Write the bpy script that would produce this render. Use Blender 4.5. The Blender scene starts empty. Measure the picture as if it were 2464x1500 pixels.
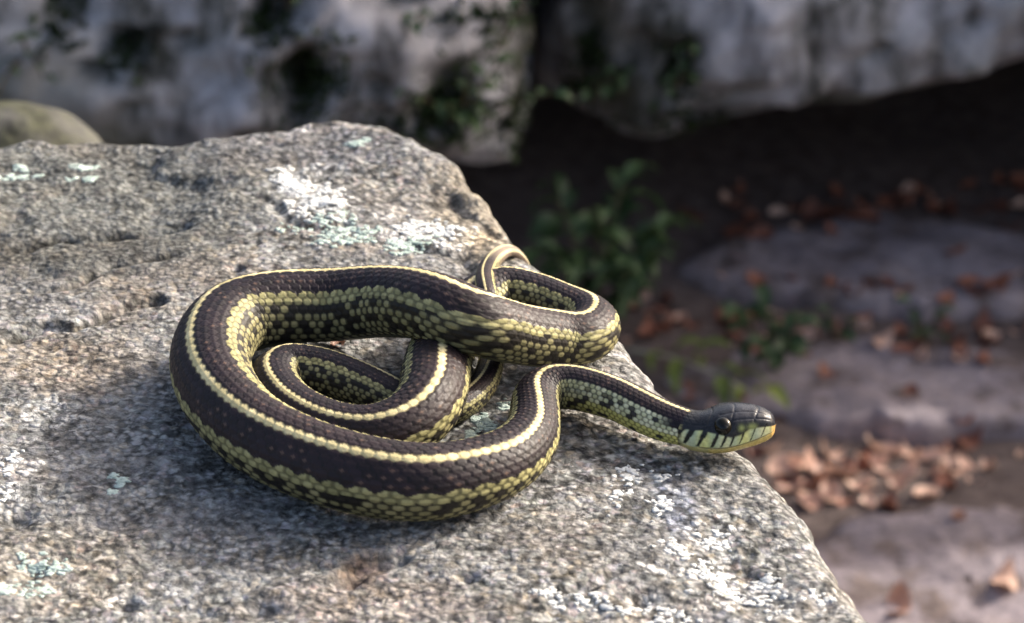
import bpy, math, random
import numpy as np
from mathutils import Vector, Matrix
from mathutils.bvhtree import BVHTree

random.seed(7)
rng = np.random.default_rng(11)
scene = bpy.context.scene
col = scene.collection
R = math.radians

# ------------------------------------------------------------------ camera
TOP = 0.45                       # height of the resting surface of the granite boulder above the ground
PITCH = R(27.0)
CDIST = 0.90
FOCAL = 111.7
CAM = np.array([0.0, -CDIST * math.cos(PITCH), TOP + CDIST * math.sin(PITCH)])
FWD = np.array([0.0, math.cos(PITCH), -math.sin(PITCH)])
UPV = np.array([0.0, math.sin(PITCH), math.cos(PITCH)])
RGT = np.array([1.0, 0.0, 0.0])
W0, H0 = 2464.0, 1500.0
cd = bpy.data.cameras.new('camera'); cam = bpy.data.objects.new('camera', cd); col.objects.link(cam)
cam.location = CAM.tolist(); cam.rotation_euler = (math.pi / 2 - PITCH, 0, 0)
cd.lens = FOCAL; cd.sensor_width = 36.0; cd.clip_start = 0.02; cd.clip_end = 500
cd.dof.use_dof = True; cd.dof.focus_distance = 0.845; cd.dof.aperture_fstop = 19.0
scene.camera = cam

# ------------------------------------------------------------------ light
SUN_AZ, SUN_EL = R(30.0), R(28.0)
TOSUN = np.array([math.cos(SUN_AZ) * math.cos(SUN_EL), math.sin(SUN_AZ) * math.cos(SUN_EL), math.sin(SUN_EL)])
world = bpy.data.worlds.new('World'); scene.world = world; world.use_nodes = True
nt = world.node_tree; nt.nodes.clear()
wo = nt.nodes.new('ShaderNodeOutputWorld'); bg = nt.nodes.new('ShaderNodeBackground'); sk = nt.nodes.new('ShaderNodeTexSky')
sk.sky_type = 'NISHITA'; sk.sun_disc = False; sk.sun_elevation = SUN_EL; sk.sun_rotation = math.pi / 2 - SUN_AZ
bg.inputs[1].default_value = 0.15
sk.dust_density = 7.0; sk.air_density = 0.8; sk.ozone_density = 0.4
nt.links.new(sk.outputs[0], bg.inputs[0]); nt.links.new(bg.outputs[0], wo.inputs[0])
sd = bpy.data.lights.new('sun', 'SUN'); sd.energy = 2.5; sd.angle = R(0.53); sd.color = (1.0, 0.94, 0.86)
sun = bpy.data.objects.new('sun', sd); col.objects.link(sun)
sun.rotation_euler = Vector((-TOSUN).tolist()).to_track_quat('-Z', 'Y').to_euler()
scene.view_settings.view_transform = 'Standard'; scene.view_settings.look = 'None'
scene.view_settings.exposure = 1.06; scene.view_settings.gamma = 1.0
scene.view_settings.use_curve_mapping = False

# ------------------------------------------------------------------ helpers
def ray(u, v):
    k = 36.0 / FOCAL / W0
    return FWD + RGT * ((u - W0 / 2) * k) + UPV * ((H0 / 2 - v) * k)
def on_z(u, v, z):
    d = ray(u, v); return CAM + d * ((z - CAM[2]) / d[2])
def on_y(u, v, y):
    d = ray(u, v); return CAM + d * ((y - CAM[1]) / d[1])
def px_m(p):                     # metres per 2464-wide pixel at point p
    return float(np.dot(np.asarray(p) - CAM, FWD)) * 36.0 / FOCAL / W0

_perm = np.random.default_rng(5).permutation(512)
_grad = np.random.default_rng(6).normal(size=(512, 3)); _grad /= np.linalg.norm(_grad, axis=1)[:, None]
def perlin(p):
    pi = np.floor(p).astype(np.int64); pf = p - pi
    w = pf * pf * pf * (pf * (pf * 6 - 15) + 10)
    def g(ix, iy, iz):
        h = _perm[(_perm[(_perm[(pi[:, 0] + ix) & 511] + pi[:, 1] + iy) & 511] + pi[:, 2] + iz) & 511]
        gr = _grad[h]
        return gr[:, 0] * (pf[:, 0] - ix) + gr[:, 1] * (pf[:, 1] - iy) + gr[:, 2] * (pf[:, 2] - iz)
    def L(a, b, t): return a + (b - a) * t
    x00 = L(g(0,0,0), g(1,0,0), w[:, 0]); x10 = L(g(0,1,0), g(1,1,0), w[:, 0])
    x01 = L(g(0,0,1), g(1,0,1), w[:, 0]); x11 = L(g(0,1,1), g(1,1,1), w[:, 0])
    return L(L(x00, x10, w[:, 1]), L(x01, x11, w[:, 1]), w[:, 2])
def fbm(p, scale, octv=4, gain=0.5):
    s = np.zeros(len(p)); a = 1.0; f = scale
    for i in range(octv):
        s += a * perlin(p * f + 17.3 * i); a *= gain; f *= 2.03
    return s
def sst(a, b, x):
    t = np.clip((x - a) / (b - a), 0, 1); return t * t * (3 - 2 * t)

def mesh_np(name, verts, quads, smooth=True):
    me = bpy.data.meshes.new(name)
    verts = np.asarray(verts, np.float32); quads = np.asarray(quads, np.int32)
    n = quads.shape[1]
    me.vertices.add(len(verts)); me.vertices.foreach_set('co', verts.ravel())
    me.loops.add(quads.size); me.loops.foreach_set('vertex_index', quads.ravel())
    me.polygons.add(len(quads))
    me.polygons.foreach_set('loop_start', np.arange(0, quads.size, n, dtype=np.int32))
    me.polygons.foreach_set('loop_total', np.full(len(quads), n, np.int32))
    me.update(calc_edges=True); me.validate()
    me.polygons.foreach_set('use_smooth', np.full(len(me.polygons), smooth, bool))
    return me
def mesh_py(name, verts, faces, smooth=True):
    me = bpy.data.meshes.new(name); me.from_pydata([tuple(map(float, v)) for v in verts], [], faces); me.update()
    if smooth: me.polygons.foreach_set('use_smooth', np.full(len(me.polygons), True, bool))
    return me
def set_col(me, name, rgb):
    a = me.color_attributes.new(name, 'FLOAT_COLOR', 'POINT')
    c = np.ones((len(rgb), 4), np.float32); c[:, :3] = rgb
    a.data.foreach_set('color', c.ravel())
def grid_quads(nu, nv, wrap=False):
    i = np.arange(nu - 1)[:, None]; j = np.arange(nv if wrap else nv - 1)[None, :]
    j2 = (j + 1) % nv
    a = i * nv + j; b = (i + 1) * nv + j; c = (i + 1) * nv + j2; d = i * nv + j2
    return np.stack([a, b, c, d], -1).reshape(-1, 4)
def link(name, me, mat, parent=None, **props):
    o = bpy.data.objects.new(name, me); col.objects.link(o)
    if mat is not None and me is not None and not me.materials: me.materials.append(mat)
    if parent is not None: o.parent = parent
    for k, v in props.items(): o[k] = v
    return o
def empty(name, loc, **props):
    o = bpy.data.objects.new(name, None); col.objects.link(o); o.location = [float(a) for a in loc]
    o.empty_display_size = 0.02
    for k, v in props.items(): o[k] = v
    return o
def shift(me, loc):              # move vertices so that loc becomes the origin
    n = len(me.vertices); c = np.empty(n * 3, np.float32); me.vertices.foreach_get('co', c)
    c = c.reshape(-1, 3) - np.asarray(loc, np.float32); me.vertices.foreach_set('co', c.ravel()); me.update()

# ------------------------------------------------------------------ materials
class NB:
    def __init__(s, name):
        s.m = bpy.data.materials.new(name); s.m.use_nodes = True; s.t = s.m.node_tree; s.t.nodes.clear()
        s.out = s.n('ShaderNodeOutputMaterial'); s.p = s.n('ShaderNodeBsdfPrincipled')
        s.l(s.p.outputs[0], s.out.inputs[0])
    def n(s, typ, **kw):
        nd = s.t.nodes.new(typ)
        for k, v in kw.items(): setattr(nd, k, v)
        return nd
    def l(s, a, b): s.t.links.new(a, b)
    def coord(s): return s.n('ShaderNodeTexCoord').outputs['Object']
    def noise(s, scale, detail=4, rough=0.55, vec=None, dist=0.0):
        nd = s.n('ShaderNodeTexNoise'); nd.inputs['Scale'].default_value = scale; nd.inputs['Detail'].default_value = detail
        nd.inputs['Roughness'].default_value = rough; nd.inputs['Distortion'].default_value = dist
        s.l(vec if vec is not None else s.coord(), nd.inputs['Vector']); return nd
    def vor(s, scale, vec=None, feature='F1', rnd=1.0):
        nd = s.n('ShaderNodeTexVoronoi', feature=feature); nd.inputs['Scale'].default_value = scale
        nd.inputs['Randomness'].default_value = rnd
        s.l(vec if vec is not None else s.coord(), nd.inputs['Vector']); return nd
    def ramp(s, fac, stops, interp='LINEAR'):
        nd = s.n('ShaderNodeValToRGB'); cr = nd.color_ramp; cr.interpolation = interp
        while len(cr.elements) < len(stops): cr.elements.new(0.5)
        for e, (p, c) in zip(cr.elements, stops):
            e.position = p; e.color = (c, c, c, 1) if isinstance(c, (int, float)) else (*c, 1)
        s.l(fac, nd.inputs[0]); return nd.outputs[0]
    def mix(s, fac, a, b, mode='MIX'):
        nd = s.n('ShaderNodeMix', data_type='RGBA', blend_type=mode)
        for k, v in ((0, fac), (6, a), (7, b)):
            sock = nd.inputs[k]
            if isinstance(v, (int, float)): sock.default_value = v if k == 0 else (v, v, v, 1)
            elif isinstance(v, tuple): sock.default_value = (*v, 1)
            else: s.l(v, sock)
        return nd.outputs[2]
    def math(s, op, a, b=0.0):
        nd = s.n('ShaderNodeMath', operation=op)
        for sock, v in ((nd.inputs[0], a), (nd.inputs[1], b)):
            if isinstance(v, (int, float)): sock.default_value = v
            else: s.l(v, sock)
        return nd.outputs[0]
    def attr(s, name, fac=False):
        nd = s.n('ShaderNodeAttribute'); nd.attribute_name = name
        return nd.outputs['Fac'] if fac else nd.outputs['Color']
    def bump(s, h, strength, dist, nrm=None):
        nd = s.n('ShaderNodeBump'); nd.inputs['Strength'].default_value = strength; nd.inputs['Distance'].default_value = dist
        s.l(h, nd.inputs['Height'])
        if nrm is not None: s.l(nrm, nd.inputs['Normal'])
        return nd.outputs[0]
    def fin(s, colr, rough=0.8, nrm=None, spec=0.3):
        if isinstance(colr, tuple): s.p.inputs['Base Color'].default_value = (*colr, 1)
        else: s.l(colr, s.p.inputs['Base Color'])
        if isinstance(rough, (int, float)): s.p.inputs['Roughness'].default_value = rough
        else: s.l(rough, s.p.inputs['Roughness'])
        s.p.inputs['Specular IOR Level'].default_value = spec
        if nrm is not None: s.l(nrm, s.p.inputs['Normal'])
        return s.m

def mat_granite():
    b = NB('granite'); co = b.coord()
    wob = b.noise(260, 3, 0.6, co)
    vm = b.n('ShaderNodeVectorMath', operation='SCALE'); b.l(wob.outputs['Color'], vm.inputs[0]); vm.inputs['Scale'].default_value = 0.0019
    va = b.n('ShaderNodeVectorMath', operation='ADD'); b.l(co, va.inputs[0]); b.l(vm.outputs[0], va.inputs[1]); wc = va.outputs[0]
    cell = b.vor(430, wc, 'SMOOTH_F1'); cell.inputs['Smoothness'].default_value = 0.55
    sep = b.n('ShaderNodeSeparateColor'); b.l(cell.outputs['Color'], sep.inputs[0])
    tone = b.ramp(sep.outputs[0], [(0.0, (0.02, 0.02, 0.024)), (0.20, (0.06, 0.06, 0.06)), (0.38, (0.20, 0.20, 0.19)),
                                   (0.60, (0.42, 0.42, 0.41)), (0.80, (0.70, 0.69, 0.68)), (1.0, (0.88, 0.87, 0.86))])
    hue = b.ramp(sep.outputs[1], [(0.0, (1.10, 1.0, 0.80)), (0.3, (1.0, 1.0, 1.0)), (0.6, (0.93, 1.0, 0.96)), (0.8, (0.97, 0.98, 1.1)), (1.0, (1.14, 0.97, 0.90))])
    spk = b.ramp(b.noise(400, 3, 0.6, wc).outputs[0], [(0.38, (0.02, 0.02, 0.021)), (0.47, (0.14, 0.14, 0.135)), (0.56, (0.40, 0.40, 0.39)), (0.66, (0.82, 0.81, 0.80))])
    tone = b.mix(0.58, tone, spk)
    c = b.mix(1.0, tone, hue, 'MULTIPLY')
    smooth = b.noise(380, 5, 0.7, co)
    flat = b.ramp(smooth.outputs[0], [(0.36, 0.06), (0.5, 0.24), (0.64, 0.46)])
    blot = b.noise(34, 4, 0.6, co)
    mk = b.ramp(blot.outputs[0], [(0.36, 0.25), (0.6, 0.9)])
    con = b.math('MULTIPLY', mk, b.attr('contrast', True))
    c = b.mix(con, flat, c)
    blob = b.vor(470, wc); gap = b.ramp(blob.outputs['Distance'], [(0.30, 1.0), (0.62, 0.10)])
    gapm = b.ramp(b.noise(75, 5, 0.7, co).outputs[0], [(0.42, 0.10), (0.60, 0.80)])
    c = b.mix(gapm, c, b.mix(1.0, c, gap, 'MULTIPLY'))
    # dark iron / algae stains and pale crusts with shapes of their own
    st = b.ramp(b.noise(48, 8, 0.75, co).outputs[0], [(0.36, 0.60), (0.47, 1.0)])
    c = b.mix(0.8, c, b.mix(1.0, c, st, 'MULTIPLY'))
    cr = b.ramp(b.noise(150, 6, 0.7, co, 0.6).outputs[0], [(0.52, 0.0), (0.59, 1.0)])
    crm = b.math('MULTIPLY', b.math('MULTIPLY', cr, b.attr('crust', True)), b.ramp(blob.outputs['Distance'], [(0.35, 1.0), (0.7, 0.25)]))
    c = b.mix(crm, c, b.mix(b.ramp(b.noise(420, 3, 0.6, co).outputs[0], [(0.4, 0.0), (0.6, 1.0)]), (0.78, 0.79, 0.77), (0.90, 0.90, 0.89)))
    c = b.mix(b.ramp(b.noise(23, 5, 0.65, co).outputs[0], [(0.52, 0.0), (0.66, 0.5)]), c, b.mix(1.0, c, (1.12, 0.92, 0.74), 'MULTIPLY'))
    c = b.mix(1.0, c, (0.79, 0.78, 0.77), 'MULTIPLY')
    c = b.mix(1.0, c, b.attr('tint'), 'MULTIPLY')
    h1 = b.math('SUBTRACT', b.math('MULTIPLY', smooth.outputs[0], 1.0), b.math('MULTIPLY', blob.outputs['Distance'], 0.9))
    h = b.math('ADD', h1, b.math('MULTIPLY', crm, 0.5))
    return b.fin(c, 0.85, b.bump(h, 0.8, 0.0011), 0.25)

def mat_boulder():
    b = NB('shaded_gneiss'); co = b.coord()
    mp = b.n('ShaderNodeMapping'); mp.inputs['Scale'].default_value = (1.0, 1.0, 0.38); b.l(co, mp.inputs['Vector'])
    n1 = b.noise(24, 6, 0.66, mp.outputs[0]); n2 = b.noise(48, 5, 0.65, mp.outputs[0]); n3 = b.noise(7, 3, 0.5, co)
    c = b.ramp(n1.outputs[0], [(0.32, (0.07, 0.07, 0.062)), (0.42, (0.24, 0.23, 0.225)), (0.52, (0.37, 0.355, 0.365)), (0.68, (0.46, 0.44, 0.455))])
    c = b.mix(0.55, c, b.mix(1.0, c, b.ramp(n2.outputs[0], [(0.38, 0.18), (0.5, 1.0), (0.64, 1.35)]), 'MULTIPLY'))
    c = b.mix(b.ramp(n3.outputs[0], [(0.46, 0.0), (0.66, 0.55)]), c, (0.17, 0.165, 0.11))
    c = b.mix(b.attr('moss', True), c, b.ramp(b.noise(140, 4).outputs[0], [(0.35, (0.016, 0.017, 0.012)), (0.65, (0.065, 0.068, 0.038))]))
    return b.fin(c, 0.9, b.bump(n2.outputs[0], 0.5, 0.006), 0.2)

def mat_slab():
    b = NB('flat_stone_grey'); co = b.coord()
    n1 = b.noise(14, 5, 0.6, co); n2 = b.noise(120, 5, 0.65, co)
    c = b.ramp(n1.outputs[0], [(0.3, (0.18, 0.15, 0.158)), (0.5, (0.28, 0.236, 0.25)), (0.7, (0.36, 0.305, 0.31))])
    c = b.mix(0.7, c, b.mix(1.0, c, b.ramp(n2.outputs[0], [(0.3, 0.55), (0.6, 1.1)]), 'MULTIPLY'))
    c = b.mix(b.ramp(b.noise(26, 6, 0.7, co).outputs[0], [(0.50, 0.0), (0.60, 0.8)]), c, b.ramp(b.noise(150, 4, 0.6, co).outputs[0], [(0.35, (0.05, 0.036, 0.030)), (0.65, (0.17, 0.125, 0.105))]))
    return b.fin(c, 0.9, b.bump(n2.outputs[0], 0.8, 0.004), 0.2)

def mat_soil():
    b = NB('leaf_mould_soil'); co = b.coord()
    n1 = b.noise(9, 6, 0.65, co); n2 = b.noise(90, 6, 0.7, co)
    c = b.ramp(n2.outputs[0], [(0.3, (0.04, 0.030, 0.026)), (0.5, (0.13, 0.098, 0.088)), (0.72, (0.25, 0.195, 0.175))])
    c = b.mix(b.ramp(n1.outputs[0], [(0.4, 0.0), (0.65, 0.7)]), c, (0.16, 0.125, 0.115))
    return b.fin(c, 0.95, b.bump(n2.outputs[0], 0.8, 0.008), 0.15)

def mat_leaf(name, c1, c2, rough=0.55, trans=0.0):
    b = NB(name)
    oi = b.n('ShaderNodeObjectInfo')
    n = b.noise(160, 4, 0.6)
    f = b.math('ADD', b.math('MULTIPLY', n.outputs[0], 0.7), b.math('MULTIPLY', oi.outputs['Random'], 0.45))
    c = b.ramp(f, [(0.25, c1), (0.85, c2)])
    m = b.fin(c, rough, None, 0.35)
    if trans > 0:
        tr = b.n('ShaderNodeBsdfTranslucent'); b.l(c, tr.inputs[0])
        mx = b.n('ShaderNodeMixShader'); mx.inputs[0].default_value = trans
        b.l(b.p.outputs[0], mx.inputs[1]); b.l(tr.outputs[0], mx.inputs[2]); b.l(mx.outputs[0], b.out.inputs[0])
    return m

def mat_flat(name, c1, c2, scale=200, rough=0.8, bump=0.3, dist=0.0006):
    b = NB(name); n = b.noise(scale, 4, 0.6)
    return b.fin(b.ramp(n.outputs[0], [(0.35, c1), (0.65, c2)]), rough, b.bump(n.outputs[0], bump, dist), 0.25)

def mat_snake():
    b = NB('snake_skin'); c = b.attr('skin'); co = b.coord()
    n = b.noise(900, 3, 0.6, co)
    c2 = b.mix(0.6, c, b.mix(1.0, c, b.ramp(n.outputs[0], [(0.3, 0.72), (0.7, 1.25)]), 'MULTIPLY'))
    rg = b.mix(b.attr('gloss', True), b.ramp(n.outputs[0], [(0.3, 0.42), (0.7, 0.66)]), b.ramp(n.outputs[0], [(0.3, 0.20), (0.7, 0.34)]))
    return b.fin(c2, rg, b.bump(n.outputs[0], 0.25, 0.0003), 0.26)

M = dict(granite=mat_granite(), boulder=mat_boulder(), slab=mat_slab(), soil=mat_soil(), snake=mat_snake(),
         lichen_white=mat_flat('pale_lichen', (0.50, 0.51, 0.49), (0.82, 0.82, 0.79), 700),
         lichen_mint=mat_flat('mint_lichen', (0.27, 0.35, 0.31), (0.60, 0.70, 0.64), 700),
         dry=mat_leaf('dry_leaf_tan', (0.34, 0.17, 0.12), (0.85, 0.58, 0.44), 0.5, 0.15),
         rust=mat_leaf('dry_leaf_rust', (0.10, 0.035, 0.025), (0.34, 0.13, 0.075), 0.55, 0.1),
         green=mat_leaf('leaf_green', (0.02, 0.045, 0.016), (0.085, 0.14, 0.055), 0.45, 0.25),
         lime=mat_leaf('leaf_yellow_green', (0.10, 0.14, 0.03), (0.26, 0.30, 0.07), 0.5, 0.3),
         moss=mat_flat('moss_green', (0.015, 0.025, 0.010), (0.06, 0.09, 0.03), 300),
         stem=mat_flat('stem_brown', (0.07, 0.05, 0.03), (0.16, 0.12, 0.07), 200),
         straw=mat_flat('straw_pale', (0.34, 0.30, 0.22), (0.55, 0.50, 0.38), 200),
         greystalk=mat_flat('grey_stalk', (0.10, 0.095, 0.08), (0.20, 0.19, 0.165), 120), olive=mat_flat('olive_stem', (0.09, 0.10, 0.05), (0.17, 0.17, 0.09), 120),
         bark=mat_flat('grey_bark', (0.07, 0.06, 0.05), (0.20, 0.18, 0.15), 40, 0.9, 0.8, 0.01))
bE = NB('snake_iris'); M['iris'] = bE.fin((0.008, 0.007, 0.004), 0.10, None, 0.30)
bE = NB('snake_pupil'); M['pupil'] = bE.fin((0.003, 0.003, 0.003), 0.07, None, 0.35)

# ------------------------------------------------------------------ ground
def sinh_axis(n, near, far):
    t = np.linspace(-1, 1, n); k = math.asinh(far / near * 1.0)
    return near * np.sinh(k * t)
gx = sinh_axis(161, 0.35, 40.0); gy = sinh_axis(161, 0.35, 40.0) + 0.8
GX, GY = np.meshgrid(gx, gy, indexing='ij')
gp = np.stack([GX.ravel(), GY.ravel(), np.zeros(GX.size)], 1)
gz = 0.016 * fbm(gp, 5.0, 5, 0.55)
gp[:, 2] = gz - 0.006
ground = link('ground', mesh_np('ground', gp, grid_quads(161, 161)), M['soil'], kind='structure')

# ------------------------------------------------------------------ the granite boulder under the snake
edge_px = [(2330, 1860), (2210, 1640), (2108, 1500), (2062, 1430), (2012, 1370), (1962, 1290), (1925, 1235), (1880, 1180), (1850, 1145), (1790, 1082),
           (1745, 1050), (1700, 1018), (1650, 985), (1605, 948), (1560, 905), (1520, 850), (1478, 800), (1440, 752), (1390, 712), (1345, 683), (1300, 648),
           (1262, 618), (1228, 592), (1212, 560), (1190, 518), (1168, 480), (1140, 452), (1106, 438), (1104, 415), (1092, 388), (1055, 368), (1010, 348), (965, 326), (930, 308),
           (880, 292), (835, 282), (780, 283), (720, 290), (665, 305), (620, 314), (540, 320), (450, 326), (400, 332), (300, 330), (210, 322), (150, 330), (70, 325), (0, 334), (-150, 330), (-420, 350)]
edge = np.array([on_z(u, v, TOP)[:2] for u, v in edge_px])
edge = np.vstack([edge, [[-0.33, -0.02], [-0.31, -0.20], [-0.18, -0.31], [0.02, -0.34], [0.19, -0.31]]])
def seg_dist(P, poly, closed=True):
    d = np.full(len(P), 1e9); n = len(poly)
    for i in range(n if closed else n - 1):
        a = poly[i]; b = poly[(i + 1) % n]; ab = b - a
        t = np.clip(((P - a) @ ab) / (ab @ ab + 1e-12), 0, 1)
        d = np.minimum(d, np.hypot(*(P - a - t[:, None] * ab).T))
    return d
def inside(P, poly):
    c = np.zeros(len(P), bool); n = len(poly)
    for i in range(n):
        x1, y1 = poly[i]; x2, y2 = poly[(i + 1) % n]
        cond = ((y1 > P[:, 1]) != (y2 > P[:, 1]))
        xin = (x2 - x1) * (P[:, 1] - y1) / ((y2 - y1) + 1e-12) + x1
        c ^= cond & (P[:, 0] < xin)
    return c
sx = np.arange(-0.43, 0.42, 0.0012); sy = np.arange(-0.44, 0.30, 0.0012)
keepx = np.abs(sx) < 0.245
sx = np.concatenate([np.arange(-0.43, -0.200, 0.005), np.arange(-0.200, 0.235, 0.00085), np.arange(0.235, 0.43, 0.005)])
sy = np.concatenate([np.arange(-0.46, -0.190, 0.005), np.arange(-0.190, 0.165, 0.00085), np.arange(0.165, 0.36, 0.005)])
SX, SY = np.meshgrid(sx, sy, indexing='ij')
P2 = np.stack([SX.ravel(), SY.ravel()], 1); P3 = np.column_stack([P2, np.zeros(len(P2))])
dist = seg_dist(P2, edge) * np.where(inside(P2, edge), 1, -1)
dist = dist + 0.0035 + 0.0022 * fbm(P3, 60, 3) + 0.0007 * fbm(P3, 260, 2)
def rock_relief(P3):
    z = 0.0065 * fbm(P3, 11, 3, 0.5) + 0.0019 * fbm(P3, 42, 4, 0.6)
    hol = fbm(P3 + 7.7, 30, 3, 0.55); z = z - 0.0016 * sst(0.18, 0.42, hol)
    return z
flat_c = on_z(950, 930, TOP)
def snake_flat(P2):
    d = np.hypot((P2[:, 0] - flat_c[0]) / 0.11, (P2[:, 1] - flat_c[1]) / 0.095)
    return 0.22 + 0.78 * sst(0.80, 1.45, d)
zt = rock_relief(P3) * snake_flat(P2)
grain = fbm(P3, 420, 2, 0.6); lumps = fbm(P3, 150, 3, 0.6)
zt += 0.00036 * grain + 0.0007 * lumps * (0.5 + np.clip(fbm(P3 + 3.1, 20, 2) + 0.4, 0, 1))
def pxpoly(pts): return np.array([on_z(u, v, TOP)[:2] for u, v in pts])
grooves = [([(-60, 600), (60, 588), (140, 566), (230, 556), (330, 552), (440, 532)], 0.0024, 0.0048),
           ([(20, 820), (110, 782), (180, 790), (230, 770), (300, 738), (380, 722)], 0.0020, 0.0039),
           ([(1090, 470), (1130, 520), (1190, 560)], 0.0022, 0.002),
           ([(640, 480), (700, 540), (770, 560), (830, 545)], 0.0018, 0.0016),
           ([(830, 1400), (860, 1370), (930, 1350), (960, 1345)], 0.0030, 0.0035),
           ([(60, 700), (160, 690), (260, 640), (420, 610)], 0.0016, 0.0021),
           ([(860, 640), (1000, 600), (1120, 620)], 0.0014, 0.0018),
           ([(1250, 1480), (1330, 1430), (1420, 1420), (1480, 1380)], 0.002, 0.002),
           ([(1120, 610), (1135, 660), (1140, 700)], 0.0026, 0.003)]
wobP = P2 + 0.0016 * np.stack([fbm(P3, 120, 2), fbm(P3 + 9, 120, 2)], 1)
for pts, w, dp in grooves:
    d = seg_dist(wobP, pxpoly(pts), False)
    zt -= dp * np.exp(-(d / w) ** 2) * (0.45 + 0.55 * np.clip(1.4 * fbm(P3 + 4, 90, 2) + 0.55, 0, 1))
pits = [(572, 645, 0.0016, 0.004), (1540, 1440, 0.003, 0.002), (300, 1440, 0.003, 0.003), (1130, 1395, 0.0025, 0.002), (40, 1240, 0.004, 0.003), (620, 1460, 0.004, 0.003)]
for u, v, r, dp in pits:
    c = on_z(u, v, TOP)[:2]; zt -= dp * np.exp(-(np.hypot(*(P2 - c).T) / r) ** 2)
RR = 0.009
dd = np.clip(dist, 0, RR)
drop = RR - np.sqrt(np.maximum(RR * RR - (RR - dd) ** 2, 0))
out = np.clip(-dist, 0, None)
z = TOP + zt - drop - out * 5.5 * (1 + 0.35 * fbm(P3, 18, 3)) - 0.10 * sst(0, 0.09, out)
z = np.maximum(z, -0.03)
# step a little chip behind the notch on the far shoulder
rv = np.column_stack([P2, z])
rq = grid_quads(len(sx), len(sy))
keep = (z[rq] > -0.029).any(axis=1); rq = rq[keep]
used = np.unique(rq); remap = np.full(len(rv), -1); remap[used] = np.arange(len(used))
rv = rv[used]; rq = remap[rq]; P2u = P2[used]; P3u = P3[used]
rock_bvh = BVHTree.FromPolygons(rv.tolist(), rq.tolist())
def rock_z(x, y):
    h = rock_bvh.ray_cast(Vector((x, y, 2.0)), Vector((0, 0, -1)))
    return h[0].z if h[0] is not None else TOP
me = mesh_np('granite_boulder', rv, rq)
tint = np.ones((len(rv), 3)); contrast = np.full(len(rv), 1.0); crust = np.full(len(rv), 0.30)
def patch(u, v, ru, rvv, soft=0.5, wob=0.3):
    c = on_z(u, v, TOP)[:2]; ex = on_z(u + ru, v, TOP)[:2] - c; ey = on_z(u, v - rvv, TOP)[:2] - c
    q = P2u - c; d = np.hypot(q[:, 0] / abs(ex[0]), q[:, 1] / abs(ey[1])) + wob * fbm(P3u + u * 0.01, 45, 3)
    return 1 - sst(1 - soft, 1 + soft * 0.4, d)
def do_tint(m, c): 
    global tint
    tint = tint * (1 + m[:, None] * (np.array(c) - 1))
do_tint(patch(150, 480, 620, 190), (0.68, 0.71, 0.69)); do_tint(patch(700, 350, 420, 70), (0.80, 0.81, 0.86)); do_tint(patch(330, 620, 330, 90), (0.80, 0.78, 0.76))          # greyer and darker over the far left and back of the top
do_tint(patch(1130, 500, 110, 110), (1.12, 1.02, 0.86))          # tan weathered facet on the far shoulder
do_tint(patch(1180, 600, 60, 60), (1.15, 1.03, 0.86))
do_tint(patch(150, 880, 200, 70), (1.10, 1.0, 0.9))
do_tint(patch(120, 1350, 260, 120), (1.12, 1.05, 0.95))
do_tint(patch(880, 1360, 75, 40, 0.7, 0.8), (0.66, 0.52, 0.44))            # rusty chip
do_tint(patch(900, 1450, 300, 70), (1.12, 1.02, 0.97))
do_tint(patch(1620, 1200, 60, 90), (0.86, 0.93, 1.12))           # bluish vein
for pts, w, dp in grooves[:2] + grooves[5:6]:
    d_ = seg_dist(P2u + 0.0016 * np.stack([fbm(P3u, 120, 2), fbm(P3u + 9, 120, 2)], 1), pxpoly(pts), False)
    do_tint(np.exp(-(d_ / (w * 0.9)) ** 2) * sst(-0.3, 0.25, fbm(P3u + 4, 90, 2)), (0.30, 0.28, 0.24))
contrast -= 0.55 * patch(150, 480, 560, 200); contrast -= 0.6 * patch(1140, 520, 100, 110)
contrast = np.clip(contrast + 0.25 * patch(1500, 1250, 500, 300), 0, 1.3)
crust += 0.8 * patch(740, 470, 110, 65) + 0.75 * patch(900, 560, 200, 45) + 0.7 * patch(1060, 570, 110, 40)
crust += 1.0 * patch(1720, 1330, 220, 90) + 0.8 * patch(1850, 1440, 220, 90) + 0.6 * patch(1450, 1430, 260, 80)
crust += 0.9 * patch(50, 1080, 130, 150) + 0.75 * patch(160, 1420, 320, 80) + 0.35 * patch(1450, 1180, 180, 120)
crust += 0.45 * patch(760, 300, 120, 20)
crust = np.clip(crust, 0, 1)
set_col(me, 'tint', tint); set_col(me, 'contrast', np.repeat(contrast[:, None], 3, 1)); set_col(me, 'crust', np.repeat(crust[:, None], 3, 1))
boulder = link('granite_boulder', me, M['granite'], None,
               label='speckled grey granite boulder crusted with lichen, the snake coiled on top', category='boulder')

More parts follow.
